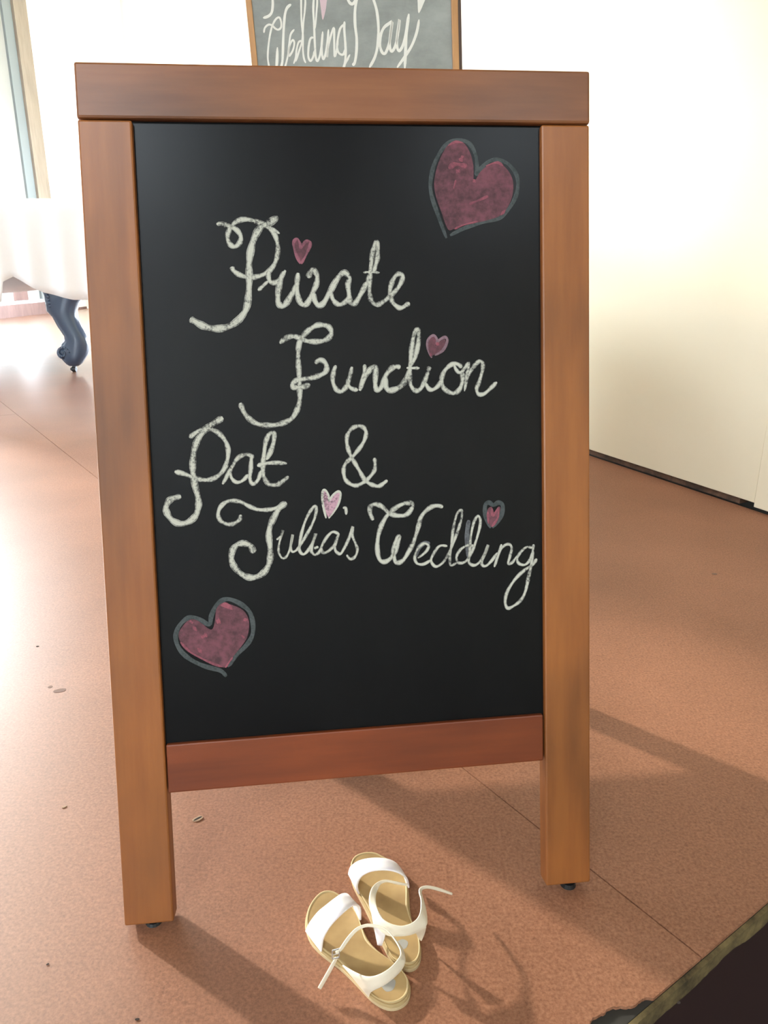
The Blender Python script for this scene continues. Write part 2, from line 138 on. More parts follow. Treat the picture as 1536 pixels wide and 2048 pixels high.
# floor: speckled brown hardboard; coat raised at the left and back to put in the bright reflection there
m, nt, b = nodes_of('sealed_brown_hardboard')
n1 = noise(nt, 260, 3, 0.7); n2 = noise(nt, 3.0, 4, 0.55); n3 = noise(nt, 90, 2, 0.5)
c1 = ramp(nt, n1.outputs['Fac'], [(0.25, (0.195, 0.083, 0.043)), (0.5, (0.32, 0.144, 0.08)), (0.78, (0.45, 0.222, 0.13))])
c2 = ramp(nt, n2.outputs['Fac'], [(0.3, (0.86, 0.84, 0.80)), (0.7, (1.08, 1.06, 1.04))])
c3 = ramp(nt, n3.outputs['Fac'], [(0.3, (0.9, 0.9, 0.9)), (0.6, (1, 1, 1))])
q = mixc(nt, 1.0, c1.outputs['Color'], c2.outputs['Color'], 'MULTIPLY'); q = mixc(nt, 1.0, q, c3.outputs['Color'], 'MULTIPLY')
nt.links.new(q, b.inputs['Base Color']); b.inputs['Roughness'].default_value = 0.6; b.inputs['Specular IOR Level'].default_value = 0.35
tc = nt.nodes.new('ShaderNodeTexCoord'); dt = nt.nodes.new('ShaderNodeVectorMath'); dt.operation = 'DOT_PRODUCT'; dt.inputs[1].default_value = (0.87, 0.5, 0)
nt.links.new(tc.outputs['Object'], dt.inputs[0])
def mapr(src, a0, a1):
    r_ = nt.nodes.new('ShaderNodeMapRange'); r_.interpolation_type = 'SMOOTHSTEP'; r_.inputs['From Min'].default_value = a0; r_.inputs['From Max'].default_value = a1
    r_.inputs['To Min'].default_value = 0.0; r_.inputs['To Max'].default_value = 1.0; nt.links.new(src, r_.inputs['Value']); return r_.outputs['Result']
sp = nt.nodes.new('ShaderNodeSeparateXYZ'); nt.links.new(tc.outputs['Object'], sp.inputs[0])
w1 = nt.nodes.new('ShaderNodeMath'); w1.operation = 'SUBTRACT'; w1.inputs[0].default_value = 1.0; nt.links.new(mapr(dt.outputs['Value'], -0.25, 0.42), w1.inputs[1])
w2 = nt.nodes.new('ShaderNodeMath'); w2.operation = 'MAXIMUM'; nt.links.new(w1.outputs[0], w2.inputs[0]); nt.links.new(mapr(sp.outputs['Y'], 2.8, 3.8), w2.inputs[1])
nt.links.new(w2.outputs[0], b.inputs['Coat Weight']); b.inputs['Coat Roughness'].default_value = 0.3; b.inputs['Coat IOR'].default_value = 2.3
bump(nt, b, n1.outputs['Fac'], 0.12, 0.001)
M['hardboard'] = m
M['hardboard_dark'] = plain('worn_hardboard_core', (0.035, 0.032, 0.026), 0.9)
m, nt, b = nodes_of('worn_timber_nosing')
n = noise(nt, 30, 5, 0.65); r = ramp(nt, n.outputs['Fac'], [(0.35, (0.04, 0.028, 0.011)), (0.75, (0.25, 0.185, 0.075))])
nt.links.new(r.outputs['Color'], b.inputs['Base Color']); b.inputs['Roughness'].default_value = 0.8
M['nosing'] = m
M['maroon'] = plain('dark_maroon_paint', (0.022, 0.008, 0.009), 0.6)
M['stain'] = plain('brown_floor_stain', (0.16, 0.075, 0.045), 0.5)
M['scuff'] = plain('pale_torn_fibre', (0.42, 0.3, 0.2), 0.9)
M['speck'] = plain('dark_grit', (0.03, 0.02, 0.015), 0.9)
m, nt, b = nodes_of('cream_painted_panel')
n = noise(nt, 2.2, 4, 0.5); r = ramp(nt, n.outputs['Fac'], [(0.3, (0.77, 0.70, 0.52)), (0.7, (0.80, 0.73, 0.55))])
nt.links.new(r.outputs['Color'], b.inputs['Base Color']); b.inputs['Roughness'].default_value = 0.55
M['cream'] = m
m, nt, b = nodes_of('white_wall_paint')
n = noise(nt, 1.5, 3, 0.5); r = ramp(nt, n.outputs['Fac'], [(0.3, (0.93, 0.93, 0.91)), (0.7, (0.97, 0.97, 0.95))])
nt.links.new(r.outputs['Color'], b.inputs['Base Color']); b.inputs['Roughness'].default_value = 0.6
M['white'] = m
M['batten'] = wood('grubby_batten', (0.16, 0.085, 0.05), (0.07, 0.04, 0.025), 'x', 0.7, 0.0)
M['door_wood'] = wood('pale_brown_door_wood', (0.33, 0.275, 0.22), (0.28, 0.23, 0.185), 'z', 0.5, 0.1, blotch=0.15)
M['door_panel'] = wood('dull_brown_door_panel', (0.22, 0.14, 0.13), (0.18, 0.11, 0.10), 'z', 0.5, 0.1, blotch=0.15)
M['sash'] = plain('grey_painted_sash', (0.33, 0.335, 0.32), 0.5)
M['groove'] = plain('grey_weather_strip', (0.22, 0.25, 0.26), 0.5)
M['tan_board'] = wood('honey_pine_frame', (0.62, 0.34, 0.14), (0.48, 0.24, 0.09), 'z', 0.45, 0.1, blotch=0.2)
M['dark_edge'] = plain('dark_brown_frame_edge', (0.09, 0.055, 0.04), 0.6)
m, nt, b = nodes_of('white_cotton_cover')
n = noise(nt, 500, 2, 0.5); b.inputs['Base Color'].default_value = (0.95, 0.95, 0.95, 1); b.inputs['Roughness'].default_value = 0.9
b.inputs['Sheen Weight'].default_value = 0.2; bump(nt, b, n.outputs['Fac'], 0.05, 0.001)
M['cloth'] = m
M['ebony'] = plain('black_polished_lacquer', (0.04, 0.07, 0.125), 0.28, coat=0.6)
M['caster'] = plain('dull_caster_metal', (0.06, 0.06, 0.065), 0.4, metal=0.8)
m, nt, b = nodes_of('window_glass'); nt.nodes.remove(b)
tr = nt.nodes.new('ShaderNodeBsdfTransparent'); gl = nt.nodes.new('ShaderNodeBsdfGlossy'); mx = nt.nodes.new('ShaderNodeMixShader')
gl.inputs['Roughness'].default_value = 0.02; mx.inputs[0].default_value = 0.05
nt.links.new(tr.outputs[0], mx.inputs[1]); nt.links.new(gl.outputs[0], mx.inputs[2])
nt.links.new(mx.outputs[0], nt.nodes['Material Output'].inputs['Surface'])
M['glass'] = m
# sandals
m, nt, b = nodes_of('pearly_white_leatherette')
n = noise(nt, 60, 2, 0.5); r = ramp(nt, n.outputs['Fac'], [(0.3, (0.86, 0.80, 0.86)), (0.6, (0.90, 0.88, 0.86))])
nt.links.new(r.outputs['Color'], b.inputs['Base Color']); b.inputs['Roughness'].default_value = 0.35; b.inputs['Sheen Weight'].default_value = 0.2
M['pearl'] = m
M['strap'] = plain('cream_leatherette', (0.85, 0.78, 0.62), 0.5)
m, nt, b = nodes_of('tan_insole')
n = noise(nt, 28, 3, 0.5); r = ramp(nt, n.outputs['Fac'], [(0.3, (0.34, 0.215, 0.085)), (0.65, (0.47, 0.32, 0.135))])
nt.links.new(r.outputs['Color'], b.inputs['Base Color']); b.inputs['Roughness'].default_value = 0.55
M['insole'] = m
M['midsole'] = plain('buff_sole_edge', (0.52, 0.39, 0.19), 0.6)
M['outsole'] = plain('cream_rubber_outsole', (0.60, 0.47, 0.27), 0.6)
M['stamp'] = plain('worn_grey_print', (0.36, 0.35, 0.31), 0.6)

# ------------------------------------------------------------------ mesh helpers
def obj(name, bm, mats, parent=None, smooth=False, bevel=0.0, mw=None):
    me = bpy.data.meshes.new(name)
    bmesh.ops.recalc_face_normals(bm, faces=bm.faces); bm.to_mesh(me); bm.free()
    for mt in (mats if isinstance(mats, list) else [mats]): me.materials.append(mt)
    if smooth: me.polygons.foreach_set('use_smooth', [True] * len(me.polygons))
    o = bpy.data.objects.new(name, me); COL.objects.link(o)
    if parent: o.parent = parent
    if mw is not None: o.matrix_world = mw
    if bevel:
        bv = o.modifiers.new('bevel', 'BEVEL'); bv.width = bevel; bv.segments = 2; bv.limit_method = 'ANGLE'
    return o
def tag(o, label=None, cat=None, group=None, kind=None):
    if label: o['label'] = label
    if cat: o['category'] = cat
    if group: o['group'] = group
    if kind: o['kind'] = kind
    return o
def empty(name, mw):
    o = bpy.data.objects.new(name, None); COL.objects.link(o); o.matrix_world = mw; o.empty_display_size = 0.1; return o
def box(bm, lo, hi, shear=None, mi=0):
    vs = []
    for z in (lo[2], hi[2]):
        for x, y in ((lo[0], lo[1]), (hi[0], lo[1]), (hi[0], hi[1]), (lo[0], hi[1])):
            p = (x, y, z); vs.append(bm.verts.new(shear(p) if shear else p))
    for f in ((0, 1, 2, 3), (4, 5, 6, 7), (0, 1, 5, 4), (1, 2, 6, 5), (2, 3, 7, 6), (3, 0, 4, 7)):
        bm.faces.new([vs[i] for i in f]).material_index = mi
    return bm
def boxm(lo, hi, shear=None): return box(bmesh.new(), lo, hi, shear)
def tube(bm, p0, p1, r0, r1=None, n=16, mi=0):
    p0, p1 = Vector(p0), Vector(p1); r1 = r0 if r1 is None else r1
    q = (p1 - p0).to_track_quat('Z', 'Y'); rings = []
    for p, r in ((p0, r0), (p1, r1)):
        rings.append([bm.verts.new(p + q @ Vector((r * math.cos(2 * math.pi * k / n), r * math.sin(2 * math.pi * k / n), 0))) for k in range(n)])
    for k in range(n): bm.faces.new([rings[0][k], rings[0][(k + 1) % n], rings[1][(k + 1) % n], rings[1][k]]).material_index = mi
    bm.faces.new(rings[0]).material_index = mi; bm.faces.new(rings[1]).material_index = mi
    return bm
def catmull(pts, sub=6, closed=False):
    pts = [Vector(p) for p in pts]; n = len(pts); out = []
    if n < 3 and not closed:
        return [pts[0].lerp(pts[-1], i / (sub * 2)) for i in range(sub * 2 + 1)] if n == 2 else pts
    for i in range(n if closed else n - 1):
        g = (lambda j: pts[j % n]) if closed else (lambda j: pts[min(max(j, 0), n - 1)])
        a, b, c, d = g(i - 1), g(i), g(i + 1), g(i + 2)
        for k in range(sub):
            t = k / sub
            out.append(0.5 * ((2 * b) + (c - a) * t + (2 * a - 5 * b + 4 * c - d) * t * t + (3 * b - a - 3 * c + d) * t ** 3))
    if not closed: out.append(pts[-1])
    return out
def ribbon(bm, pts, w, depth, put, mi=0, jitter=0.12, th=0.0002, edge=None):
    c = catmull(pts); n = len(c); prev = None; ph = random.random() * 6
    for i, p in enumerate(c):
        t = (c[min(i + 1, n - 1)] - c[max(i - 1, 0)])
        t = t.normalized() if t.length > 1e-9 else Vector((1, 0))
        e = min(1.0, 0.45 + 0.25 * min(i, n - 1 - i))
        ww = 0.5 * w * e * (1 + jitter * math.sin(i * 0.55 + ph) + 0.5 * jitter * (random.random() - 0.5))
        nn = Vector((-t.y, t.x)) * ww
        row = [bm.verts.new(put(p + nn, depth)), bm.verts.new(put(p + nn * 0.6, depth - th)), bm.verts.new(put(p - nn * 0.6, depth - th)), bm.verts.new(put(p - nn, depth))]
        if prev:
            for k in range(3): bm.faces.new((prev[k], prev[k + 1], row[k + 1], row[k])).material_index = mi if (k == 1 or edge is None) else edge
        prev = row
def blob(bm, pts, depth, put, mi=0):
    c = catmull(pts, 4, closed=True); tri = tessellate_polygon([[Vector((p.x, p.y, 0)) for p in c]])
    vs = [bm.verts.new(put(p, depth)) for p in c]
    for t in tri:
        try: bm.faces.new([vs[i] for i in t]).material_index = mi
        except ValueError: pass
def prism(bm, poly, z0, z1, mi=0):
    lo = [bm.verts.new((p[0], p[1], z0)) for p in poly]; hi = [bm.verts.new((p[0], p[1], z1)) for p in poly]; n = len(poly)
    for i in range(n): bm.faces.new((lo[i], lo[(i + 1) % n], hi[(i + 1) % n], hi[i])).material_index = mi
    for t in tessellate_polygon([[Vector((p[0], p[1], 0)) for p in poly]]):
        for r_ in (lo, hi):
            if not bm.faces.get([r_[i] for i in t]): bm.faces.new([r_[i] for i in t]).material_index = mi
    return bm
def clip(poly, edges):
    for (ax, ay), (bx, by) in edges:
        out = []
        side = lambda p: (bx - ax) * (p[1] - ay) - (by - ay) * (p[0] - ax)
        for i in range(len(poly)):
            p, q = poly[i], poly[(i + 1) % len(poly)]; sp, sq = side(p), side(q)
            if sp >= 0: out.append(p)
            if (sp >= 0) != (sq >= 0):
                t = sp / (sp - sq); out.append((p[0] + t * (q[0] - p[0]), p[1] + t * (q[1] - p[1])))
        poly = out
        if not poly: break
    return poly

# ------------------------------------------------------------------ stage: deck, hardboard sheets, front
E1 = Vector((0.817, 0.577)); E2 = Vector((-0.577, 0.817)); SEAM = Vector((0.340, 0.635)); EDGE0 = Vector((0.454, 0.706))
R0, R1 = Vector((1.470, 1.4236)), Vector((-3.41, 11.4)); L0, L1 = Vector((-7.667, -5.0294)), Vector((-4.314, 11.4))
STAGE = [tuple(R0), tuple(R1), tuple(L1), tuple(L0)]
S_EDGES = [(STAGE[i], STAGE[(i + 1) % 4]) for i in range(4)]
floor_o = obj('floor', prism(bmesh.new(), STAGE, -0.019, -0.004), M['hardboard_dark']); tag(floor_o, kind='structure')
edge_off = (EDGE0 - SEAM).dot(E2)
def st(a, c): p = SEAM + E1 * a + E2 * c; return (p.x, p.y)
_rw = [0.0]
for _k in range(400): _rw.append(max(-0.0022, min(0.0022, _rw[-1] * 0.93 + 0.0016 * (random.random() - 0.5))))
def ragged(a):                                  # how far the sheet has crumbled back from the stage edge
    base = 0.0
    if -0.45 < a < -0.083:
        k = min(1, (-0.083 - a) / 0.006); base = k * (0.0045 + _rw[int((-a) * 800) % 400])
        base += 0.016 * min(1, max(0, (-0.095 - a) / 0.035)) ** 1.3
    return max(base, 0)
WD = 2.44
for i in range(-6, 2):
    for j in range(0, 6):
        h0 = [0.0] + [(1.83 if i == 0 else 3.66) + 3.66 * k for k in range(6)]
        g = 0.0009; a0, a1 = i * WD + g, (i + 1) * WD - g; c0, c1 = edge_off + h0[j] + (g if j else 0.0), edge_off + h0[j + 1] - g
        poly = [st(a0, c0)]
        if j == 0 and i in (-1, 0):
            aa = [a0] + ([-0.46 + 0.0016 * k for k in range(245)] if i == -1 else []) + [a1]
            poly = [st(a, c0 + ragged(a)) for a in aa if a0 <= a <= a1]
        else: poly.append(st(a1, c0))
        poly += [st(a1, c1), st(a0, c1)]
        poly = clip(poly, S_EDGES)
        if len(poly) > 2 and (Vector(poly[0]) - Vector(poly[1])).length > 0:
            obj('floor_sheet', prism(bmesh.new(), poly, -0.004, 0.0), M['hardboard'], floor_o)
def on_floor(name, pts, mat, z=0.0006, th=0.0004):
    bm = bmesh.new(); prism(bm, pts, z - th, z); return obj(name, bm, mat, floor_o)
def ell(x, y, rx, ry, ang, n=12, rough=0.18):
    return [(x + (rx * math.cos(t) * math.cos(ang) - ry * math.sin(t) * math.sin(ang)) * k, y + (rx * math.cos(t) * math.sin(ang) + ry * math.sin(t) * math.cos(ang)) * k)
            for t, k in ((2 * math.pi * i / n, 1 + rough * (random.random() - 0.5)) for i in range(n))]
on_floor('stain', ell(-0.566, 1.162, 0.0105, 0.007, 0.3), M['stain'], 0.0004); on_floor('stain', ell(-0.588, 1.174, 0.004, 0.004, 0), M['stain'], 0.0004)
on_floor('speck', ell(-0.674, 1.321, 0.003, 0.002, 0), M['speck']); on_floor('speck', ell(-0.360, 0.619, 0.0015, 0.0009, 0.6), M['speck'], 0.001)
on_floor('speck', ell(-0.245, 0.557, 0.0024, 0.0011, 0.1), M['speck'], 0.001); on_floor('speck', ell(0.30, 0.575, 0.002, 0.0014, 0.5), M['speck'], 0.001)
on_floor('speck', ell(0.791, 1.68, 0.007, 0.005, 0.2), M['stain'], 0.0004)
gx, gy = GOUGE[0] * T, GOUGE[1] * T
on_floor('torn_fibre', ell(gx, gy, 0.0075, 0.0042, 0.75, rough=0.4), M['scuff'], 0.0012, 0.001); on_floor('gouge', ell(gx - 0.0003, gy - 0.0004, 0.0062, 0.0014, 0.75), M['speck'], 0.0015, 0.0008)
on_floor('torn_fibre', ell(-0.44, 0.865, 0.0032, 0.0014, 0.6), M['scuff'], 0.0012, 0.001)

bm = bmesh.new()                                # nosing strip with a chipped lower edge
n = 420; prev = None
for k in range(n + 1):
    a = -10.2 + (11.6) * k / n if False else (-10.2 + k * 0.4 if k < 24 else -0.6 + (k - 24) * (2.0 / (n - 24)))
    if a > 1.37: a = 1.37
    zb = -0.0265 + 0.0012 * math.sin(a * 37) + 0.0009 * math.sin(a * 101 + 1) + 0.0016 * (random.random() - 0.5)
    zb += 0.006 * max(0, math.sin(a * 23 + 0.5)) ** 6
    p0 = Vector(st(a, edge_off - 0.0005)); p1 = Vector(st(a, edge_off - 0.0055))
    row = [bm.verts.new((p0.x, p0.y, -0.0042)), bm.verts.new((p1.x, p1.y, -0.0052)), bm.verts.new((p1.x, p1.y, zb)), bm.verts.new((p0.x, p0.y, zb))]
    if prev:
        for q in range(4): bm.faces.new((prev[q], prev[(q + 1) % 4], row[(q + 1) % 4], row[q]))
    prev = row
tag(obj('trim_1', bm, M['nosing']), kind='structure')
bm = bmesh.new(); p, q = Vector(st(-9.9, edge_off)), Vector(st(1.37, edge_off))
prism(bm, [tuple(p), tuple(q), tuple(q + E2 * 0.03), tuple(p + E2 * 0.03)], -0.9, -0.0195)
tag(obj('wall_stage_front', bm, M['maroon']), kind='structure')
bm = bmesh.new(); prism(bm, [(-12, -9), (7, -9), (7, 6), (-12, 6)], -1.0, -0.9)
M['hall'] = plain('dark_hall_boards', (0.06, 0.03, 0.02), 0.5)
hf = tag(obj('floor', bm, M['hall']), kind='structure'); hf.name = 'floor_hall'

# ------------------------------------------------------------------ walls
def wall(name, p, q, out, th, h, openings, mat, base=-0.9):
    """wall from p to q, z 0..h, openings (s0, s1, z0, z1) along it"""
    d = (q - p); ln = d.length; d = d.normalized(); bm = bmesh.new()
    def piece(s0, s1, z0, z1):
        if s1 - s0 < 1e-4 or z1 - z0 < 1e-4: return
        a, b = p + d * s0, p + d * s1
        prism(bm, [tuple(a), tuple(b), tuple(b + out * th), tuple(a + out * th)], z0, z1)
    s = 0
    for s0, s1, z0, z1 in sorted(openings):
        piece(s, s0, base, h); piece(s0, s1, base, z0); piece(s0, s1, z1, h); s = s1
    piece(s, ln, base, h)
    return tag(obj(name, bm, mat), kind='structure')
LW = Vector((-8.48, -9.0))
LD = (L1 - LW).normalized(); LO = Vector((-LD.y, LD.x))
def sL(y): return (y - LW.y) / LD.y
D0 = (Vector((-4.6, 10.0)) - LW).dot(LD)        # where the door's measures start along the left wall
REAR_WIN = [(2.8, 5.0, 1.8, 4.1)]
SHEEN_SKYLIGHT = [(-3.7, -0.9, -7.8, -5.1), (2.6, 4.0, -6.9, -5.4)]     # unseen roof openings, added for the sheen on the board's top: x0, x1, y0, y1
WIN = [(sL(3.4), sL(6.1), 1.2, 3.7), (sL(6.35), sL(7.7), 3.5, 5.85), (sL(7.7) + 0.0005, sL(9.05), 0.9, 5.85)]
wall('wall_left', LW, L1, LO, 0.22, 6.0, WIN + [(D0 - 1.10, D0 + 0.60, 0.0, 5.0)], M['white'])
wall('wall_back', L1 + Vector((-0.3, 0)), R1 + Vector((0.3, 0)), Vector((0, 1)), 0.2, 6.0, [], M['white'])
RD = (R1 - R0).normalized(); RO = Vector((RD.y, -RD.x))
def on_left(s, o=0.0): p = LW + LD * s + LO * o; return (p.x, p.y)
def lbox(bm, s0, s1, o0, o1, z0, z1, mi=0):
    return prism(bm, [on_left(s0, o0), on_left(s1, o0), on_left(s1, o1), on_left(s0, o1)], z0, z1, mi)
for k, (s0, s1, z0, z1) in enumerate(WIN):
    bm = bmesh.new()
    lbox(bm, s0, s0 + 0.06, 0.06, 0.13, z0, z1); lbox(bm, s1 - 0.06, s1, 0.06, 0.13, z0, z1)
    lbox(bm, s0 + 0.06, s1 - 0.06, 0.06, 0.13, z0, z0 + 0.07); lbox(bm, s0 + 0.06, s1 - 0.06, 0.06, 0.13, z1 - 0.07, z1)
    w = tag(obj('window_%d' % (k + 1), bm, M['sash']), kind='structure')
    bm = bmesh.new(); lbox(bm, s0 + 0.06, s1 - 0.06, 0.09, 0.094, z0 + 0.07, z1 - 0.07); obj('pane', bm, M['glass'], w)
# french door at the far end of the left wall
bm = bmesh.new()
lbox(bm, D0 + 0.60, D0 + 0.86, -0.035, 0.02, 0.15, 5.1); lbox(bm, D0 - 1.36, D0 - 1.10, -0.035, 0.02, 0.15, 5.1); lbox(bm, D0 - 1.36, D0 + 0.86, -0.035, 0.02, 5.1, 5.3)
door = tag(obj('door_1', bm, M['door_wood']), kind='structure')
bm = bmesh.new(); lbox(bm, D0 + 0.43, D0 + 0.598, 0.0, 0.05, 0.18, 4.99); obj('weather_strip', bm, M['groove'], door)
def leaf(s0, s1):
    bm = bmesh.new(); lbox(bm, s0, s0 + 0.24, 0.03, 0.08, 0.18, 4.98); lf = obj('stile', bm, M['sash'], door)
    bm = bmesh.new(); lbox(bm, s1 - 0.24, s1, 0.03, 0.08, 0.18, 4.98); obj('stile', bm, M['sash'], door)
    bm = bmesh.new(); lbox(bm, s0 + 0.24, s1 - 0.24, 0.03, 0.08, 0.18, 0.85); obj('lower_panel', bm, M['door_panel'], door)
    bm = bmesh.new(); lbox(bm, s0 + 0.24, s1 - 0.24, 0.03, 0.08, 4.8, 4.98); obj('top_rail', bm, M['sash'], door)
    z = 0.85
    for zn in (1.60, 2.21, 2.86, 3.5, 4.15, 4.8):
        bm = bmesh.new(); lbox(bm, s0 + 0.24, s1 - 0.24, 0.05, 0.054, z, zn); obj('pane', bm, M['glass'], door)
        if zn < 4.7:
            bm = bmesh.new(); lbox(bm, s0 + 0.24, s1 - 0.24, 0.035, 0.07, zn - 0.015, zn + 0.015); obj('glazing_bar', bm, M['sash'], door)
        z = zn
leaf(D0 - 0.335, D0 + 0.43); leaf(D0 - 1.10, D0 - 0.34)
bm = bmesh.new(); lbox(bm, D0 - 1.4, D0 + 0.9, -0.06, 0.05, 0.0, 0.148); obj('threshold', bm, M['door_panel'], door)
bm = bmesh.new(); lbox(bm, sL(-5.0), D0 - 1.41, -0.02, 0.0, 0.0, 0.10); lbox(bm, D0 + 0.91, (L1 - LW).length - 0.02, -0.02, 0.0, 0.0, 0.03)
tag(obj('baseboard_left', bm, M['door_panel']), kind='structure')

# right wall: flat cream panels, butted together, standing a little off the floor on a batten
def rwall(bm, s0, s1, o0, o1, z0, z1, mi=0):
    P = lambda s, o: tuple(R0 + RD * s + RO * o)
    return prism(bm, [P(s0, o0), P(s1, o0), P(s1, o1), P(s0, o1)], z0, z1, mi)
RL = (R1 - R0).length; JOINT = (Vector((1.106, 2.165)) - R0).dot(RD)
def sR(y): return (y - R0.y) / RD.y
GAP = (sR(5.6), sR(10.4), 0.0, 1.85)            # unseen opening, added to brighten the left wall and floor
wr = wall('wall_right', R0 + RO * 0.05, R1 + RO * 0.05, RO, 0.15, 6.0, [GAP], M['hardboard_dark'])
pieces = [(0.0, JOINT - 0.0045, -0.008, 0.012, 5.98), (JOINT, JOINT + 2.44, 0.0, 0.022, 5.98), (JOINT + 2.4415, GAP[0], 0.0, 0.022, 5.98),
          (GAP[0] + 0.0015, GAP[0] + 2.44, 0.0, 1.86, 5.98), (GAP[0] + 2.4415, GAP[0] + 4.88, 0.0, 1.86, 5.98), (GAP[0] + 4.8815, GAP[1], 0.0, 1.86, 5.98), (GAP[1] + 0.0015, RL, 0.0, 0.022, 5.98)]
for s0, s1, o0, z0, z1 in pieces:
    bm = bmesh.new(); rwall(bm, s0, s1, o0, 0.048, z0, z1); obj('wall_panel', bm, M['cream'], wr, bevel=0.002)
bm = bmesh.new(); rwall(bm, JOINT + 0.06, GAP[0], 0.012, 0.05, 0.001, 0.020); obj('batten', bm, M['batten'], wr)
ceil = [(-9.2, -1.5), (5.5, -1.5), (5.5, 11.7), (-9.2, 11.7)]
M['boards'] = plain('brown_ceiling_boards', (0.22, 0.16, 0.11), 0.6)
tag(obj('ceiling', prism(bmesh.new(), ceil, 6.0, 6.15), M['boards']), kind='structure')
bm = bmesh.new(); xs = [-9.2]
for x0, x1, y0, y1 in SHEEN_SKYLIGHT:
    box(bm, (xs[-1], -9.3, 6.0), (x0, -1.5, 6.15)); box(bm, (x0, -9.3, 6.0), (x1, y0, 6.15)); box(bm, (x0, y1, 6.0), (x1, -1.5, 6.15)); xs.append(x1)
box(bm, (xs[-1], -9.3, 6.0), (5.5, -1.5, 6.15)); tag(obj('ceiling_hall', bm, M['boards']), kind='structure')
# hall below the stage, behind the photographer
bm = bmesh.new(); prism(bm, [(R0.x + 0.06, R0.y + 0.05), (5.2, 4.05), (5.1, 4.2), (R0.x + 0.2, R0.y + 0.3)], -0.9, 6.0); tag(obj('wall_front', bm, M['cream']), kind='structure')
wall('wall_hall_right', Vector((5.2, -9.0)), Vector((5.2, 4.05)), Vector((1, 0)), 0.2, 6.0, [], M['cream'])
wall('wall_hall_rear', Vector((-8.7, -9.0)), Vector((5.4, -9.0)), Vector((0, -1)), 0.2, 6.0, REAR_WIN, M['white'])
def portal(c, d, out, w, h):                    # lets the daylight in through an opening
    l = bpy.data.lights.new('window_portal', 'AREA'); l.shape = 'RECTANGLE'; l.size = w; l.size_y = h; l.cycles.is_portal = True
    o = bpy.data.objects.new('window_portal', l); COL.objects.link(o); zz = out.to_3d(); xx = Vector((0, 0, 1)).cross(zz)
    o.matrix_world = Matrix(((xx.x, 0, zz.x, c.x), (xx.y, 0, zz.y, c.y), (xx.z, 1, zz.z, c.z), (0, 0, 0, 1)))
def portal_at(p, d, out, op, off):
    s0, s1, z0, z1 = op; c = p + d * (s0 + s1) / 2 + out * off; portal(Vector((c.x, c.y, (z0 + z1) / 2)), d, out, s1 - s0, z1 - z0)
for op in WIN + [(D0 - 1.10, D0 + 0.60, 0.2, 5.0)]: portal_at(LW, LD, LO, op, 0.2)
portal_at(R0, RD, RO, GAP, 0.19)
for x0, x1, y0, y1 in SHEEN_SKYLIGHT:
    l = bpy.data.lights.new('window_portal', 'AREA'); l.shape = 'RECTANGLE'; l.size = x1 - x0; l.size_y = y1 - y0; l.cycles.is_portal = True
    o = bpy.data.objects.new('window_portal', l); COL.objects.link(o); o.location = ((x0 + x1) / 2, (y0 + y1) / 2, 6.1)
for op in REAR_WIN: portal_at(Vector((-8.7, -9.0)), Vector((1, 0)), Vector((0, -1)), op, 0.19)

# ------------------------------------------------------------------ the A-frame chalkboard
B = dict(x0=-0.29050, y0=0.66067, yaw=0.11158, lean=0.23575, W=0.54055, H=0.92455, sw=0.05417, tr=0.05515, b0=0.15179, b1=0.20730, jx=0.00736)
ax = Vector((math.cos(B['yaw']), math.sin(B['yaw']), 0)); bk = Vector((-math.sin(B['yaw']), math.cos(B['yaw']), 0)); Z = Vector((0, 0, 1))
upv = math.cos(B['lean']) * Z + math.sin(B['lean']) * bk
nbv = upv.cross(ax); nbv = nbv if nbv.y > 0 else -nbv
O = Vector((B['x0'], B['y0'], 0.008))
def frame_m(o, x, y, z): return Matrix(((x.x, y.x, z.x, o.x), (x.y, y.y, z.y, o.y), (x.z, y.z, z.z, o.z), (0, 0, 0, 1)))
MW = frame_m(O, ax, nbv, upv)
KV = B['jx'] * math.cos(B['lean']); KD = B['jx'] * nbv.z    # the frame is slightly racked
def rack(p): return (p[0], p[1] + KD * p[0], p[2] + KV * p[0])
W_, H_, SW, TR, TH = B['W'], B['H'], B['sw'], B['tr'], 0.024
sign = empty('sandwich_board', MW)
tag(sign, 'wooden A-frame chalkboard reading Private Function, standing on the brown stage floor', 'chalkboard')
def half(root, lettered):
    sh = rack if lettered else None
    for s0 in (0.0, W_ - SW):
        obj('leg', boxm((s0, 0, 0), (s0 + SW, TH, H_ - TR - 0.0012), sh), M['stile'], root, bevel=0.0022)
    obj('top_rail', boxm((-0.0005, -0.0006, H_ - TR), (W_ + 0.0005, TH, H_), sh), M['rail'], root, bevel=0.0028)
    tilt = (lambda p: sh((p[0], p[1], p[2] + 0.0026 * (p[0] / W_ * 2 - 1)))) if sh else None
    lr = obj('lower_rail', boxm((SW + 0.0012, 0.001, B['b0']), (W_ - SW - 0.002, TH - 0.002, B['b1']), tilt), M['lower_rail'], root, bevel=0.0018)
    pn = obj('chalkboard_panel', boxm((SW - 0.004, 0.0070, B['b1'] - 0.006), (W_ - SW + 0.004, 0.013, H_ - TR + 0.004), sh), M['black'], root)
    if lettered: pn['label'] = 'black panel written over in white and pink chalk'
    for s0, zl in ((SW * 0.55, 0.008), (W_ - SW * 0.42, 0.012 if lettered else 0.008)):
        c = Vector(rack((s0, TH / 2, 0)) if lettered else (s0, TH / 2, 0)); foot = root.matrix_world @ c
        down = root.matrix_world.inverted().to_3x3() @ Vector((0, 0, -foot.z))
        bm = bmesh.new(); tube(bm, c + Vector((0, 0, 0.004)), c + down * 0.45, 0.0035); tube(bm, c + down * 0.4, c + down, 0.008, 0.0095)
        obj('foot_glide', bm, M['black_plastic'], root)['label'] = 'small black foot glide'
    return pn
panel = half(sign, True)
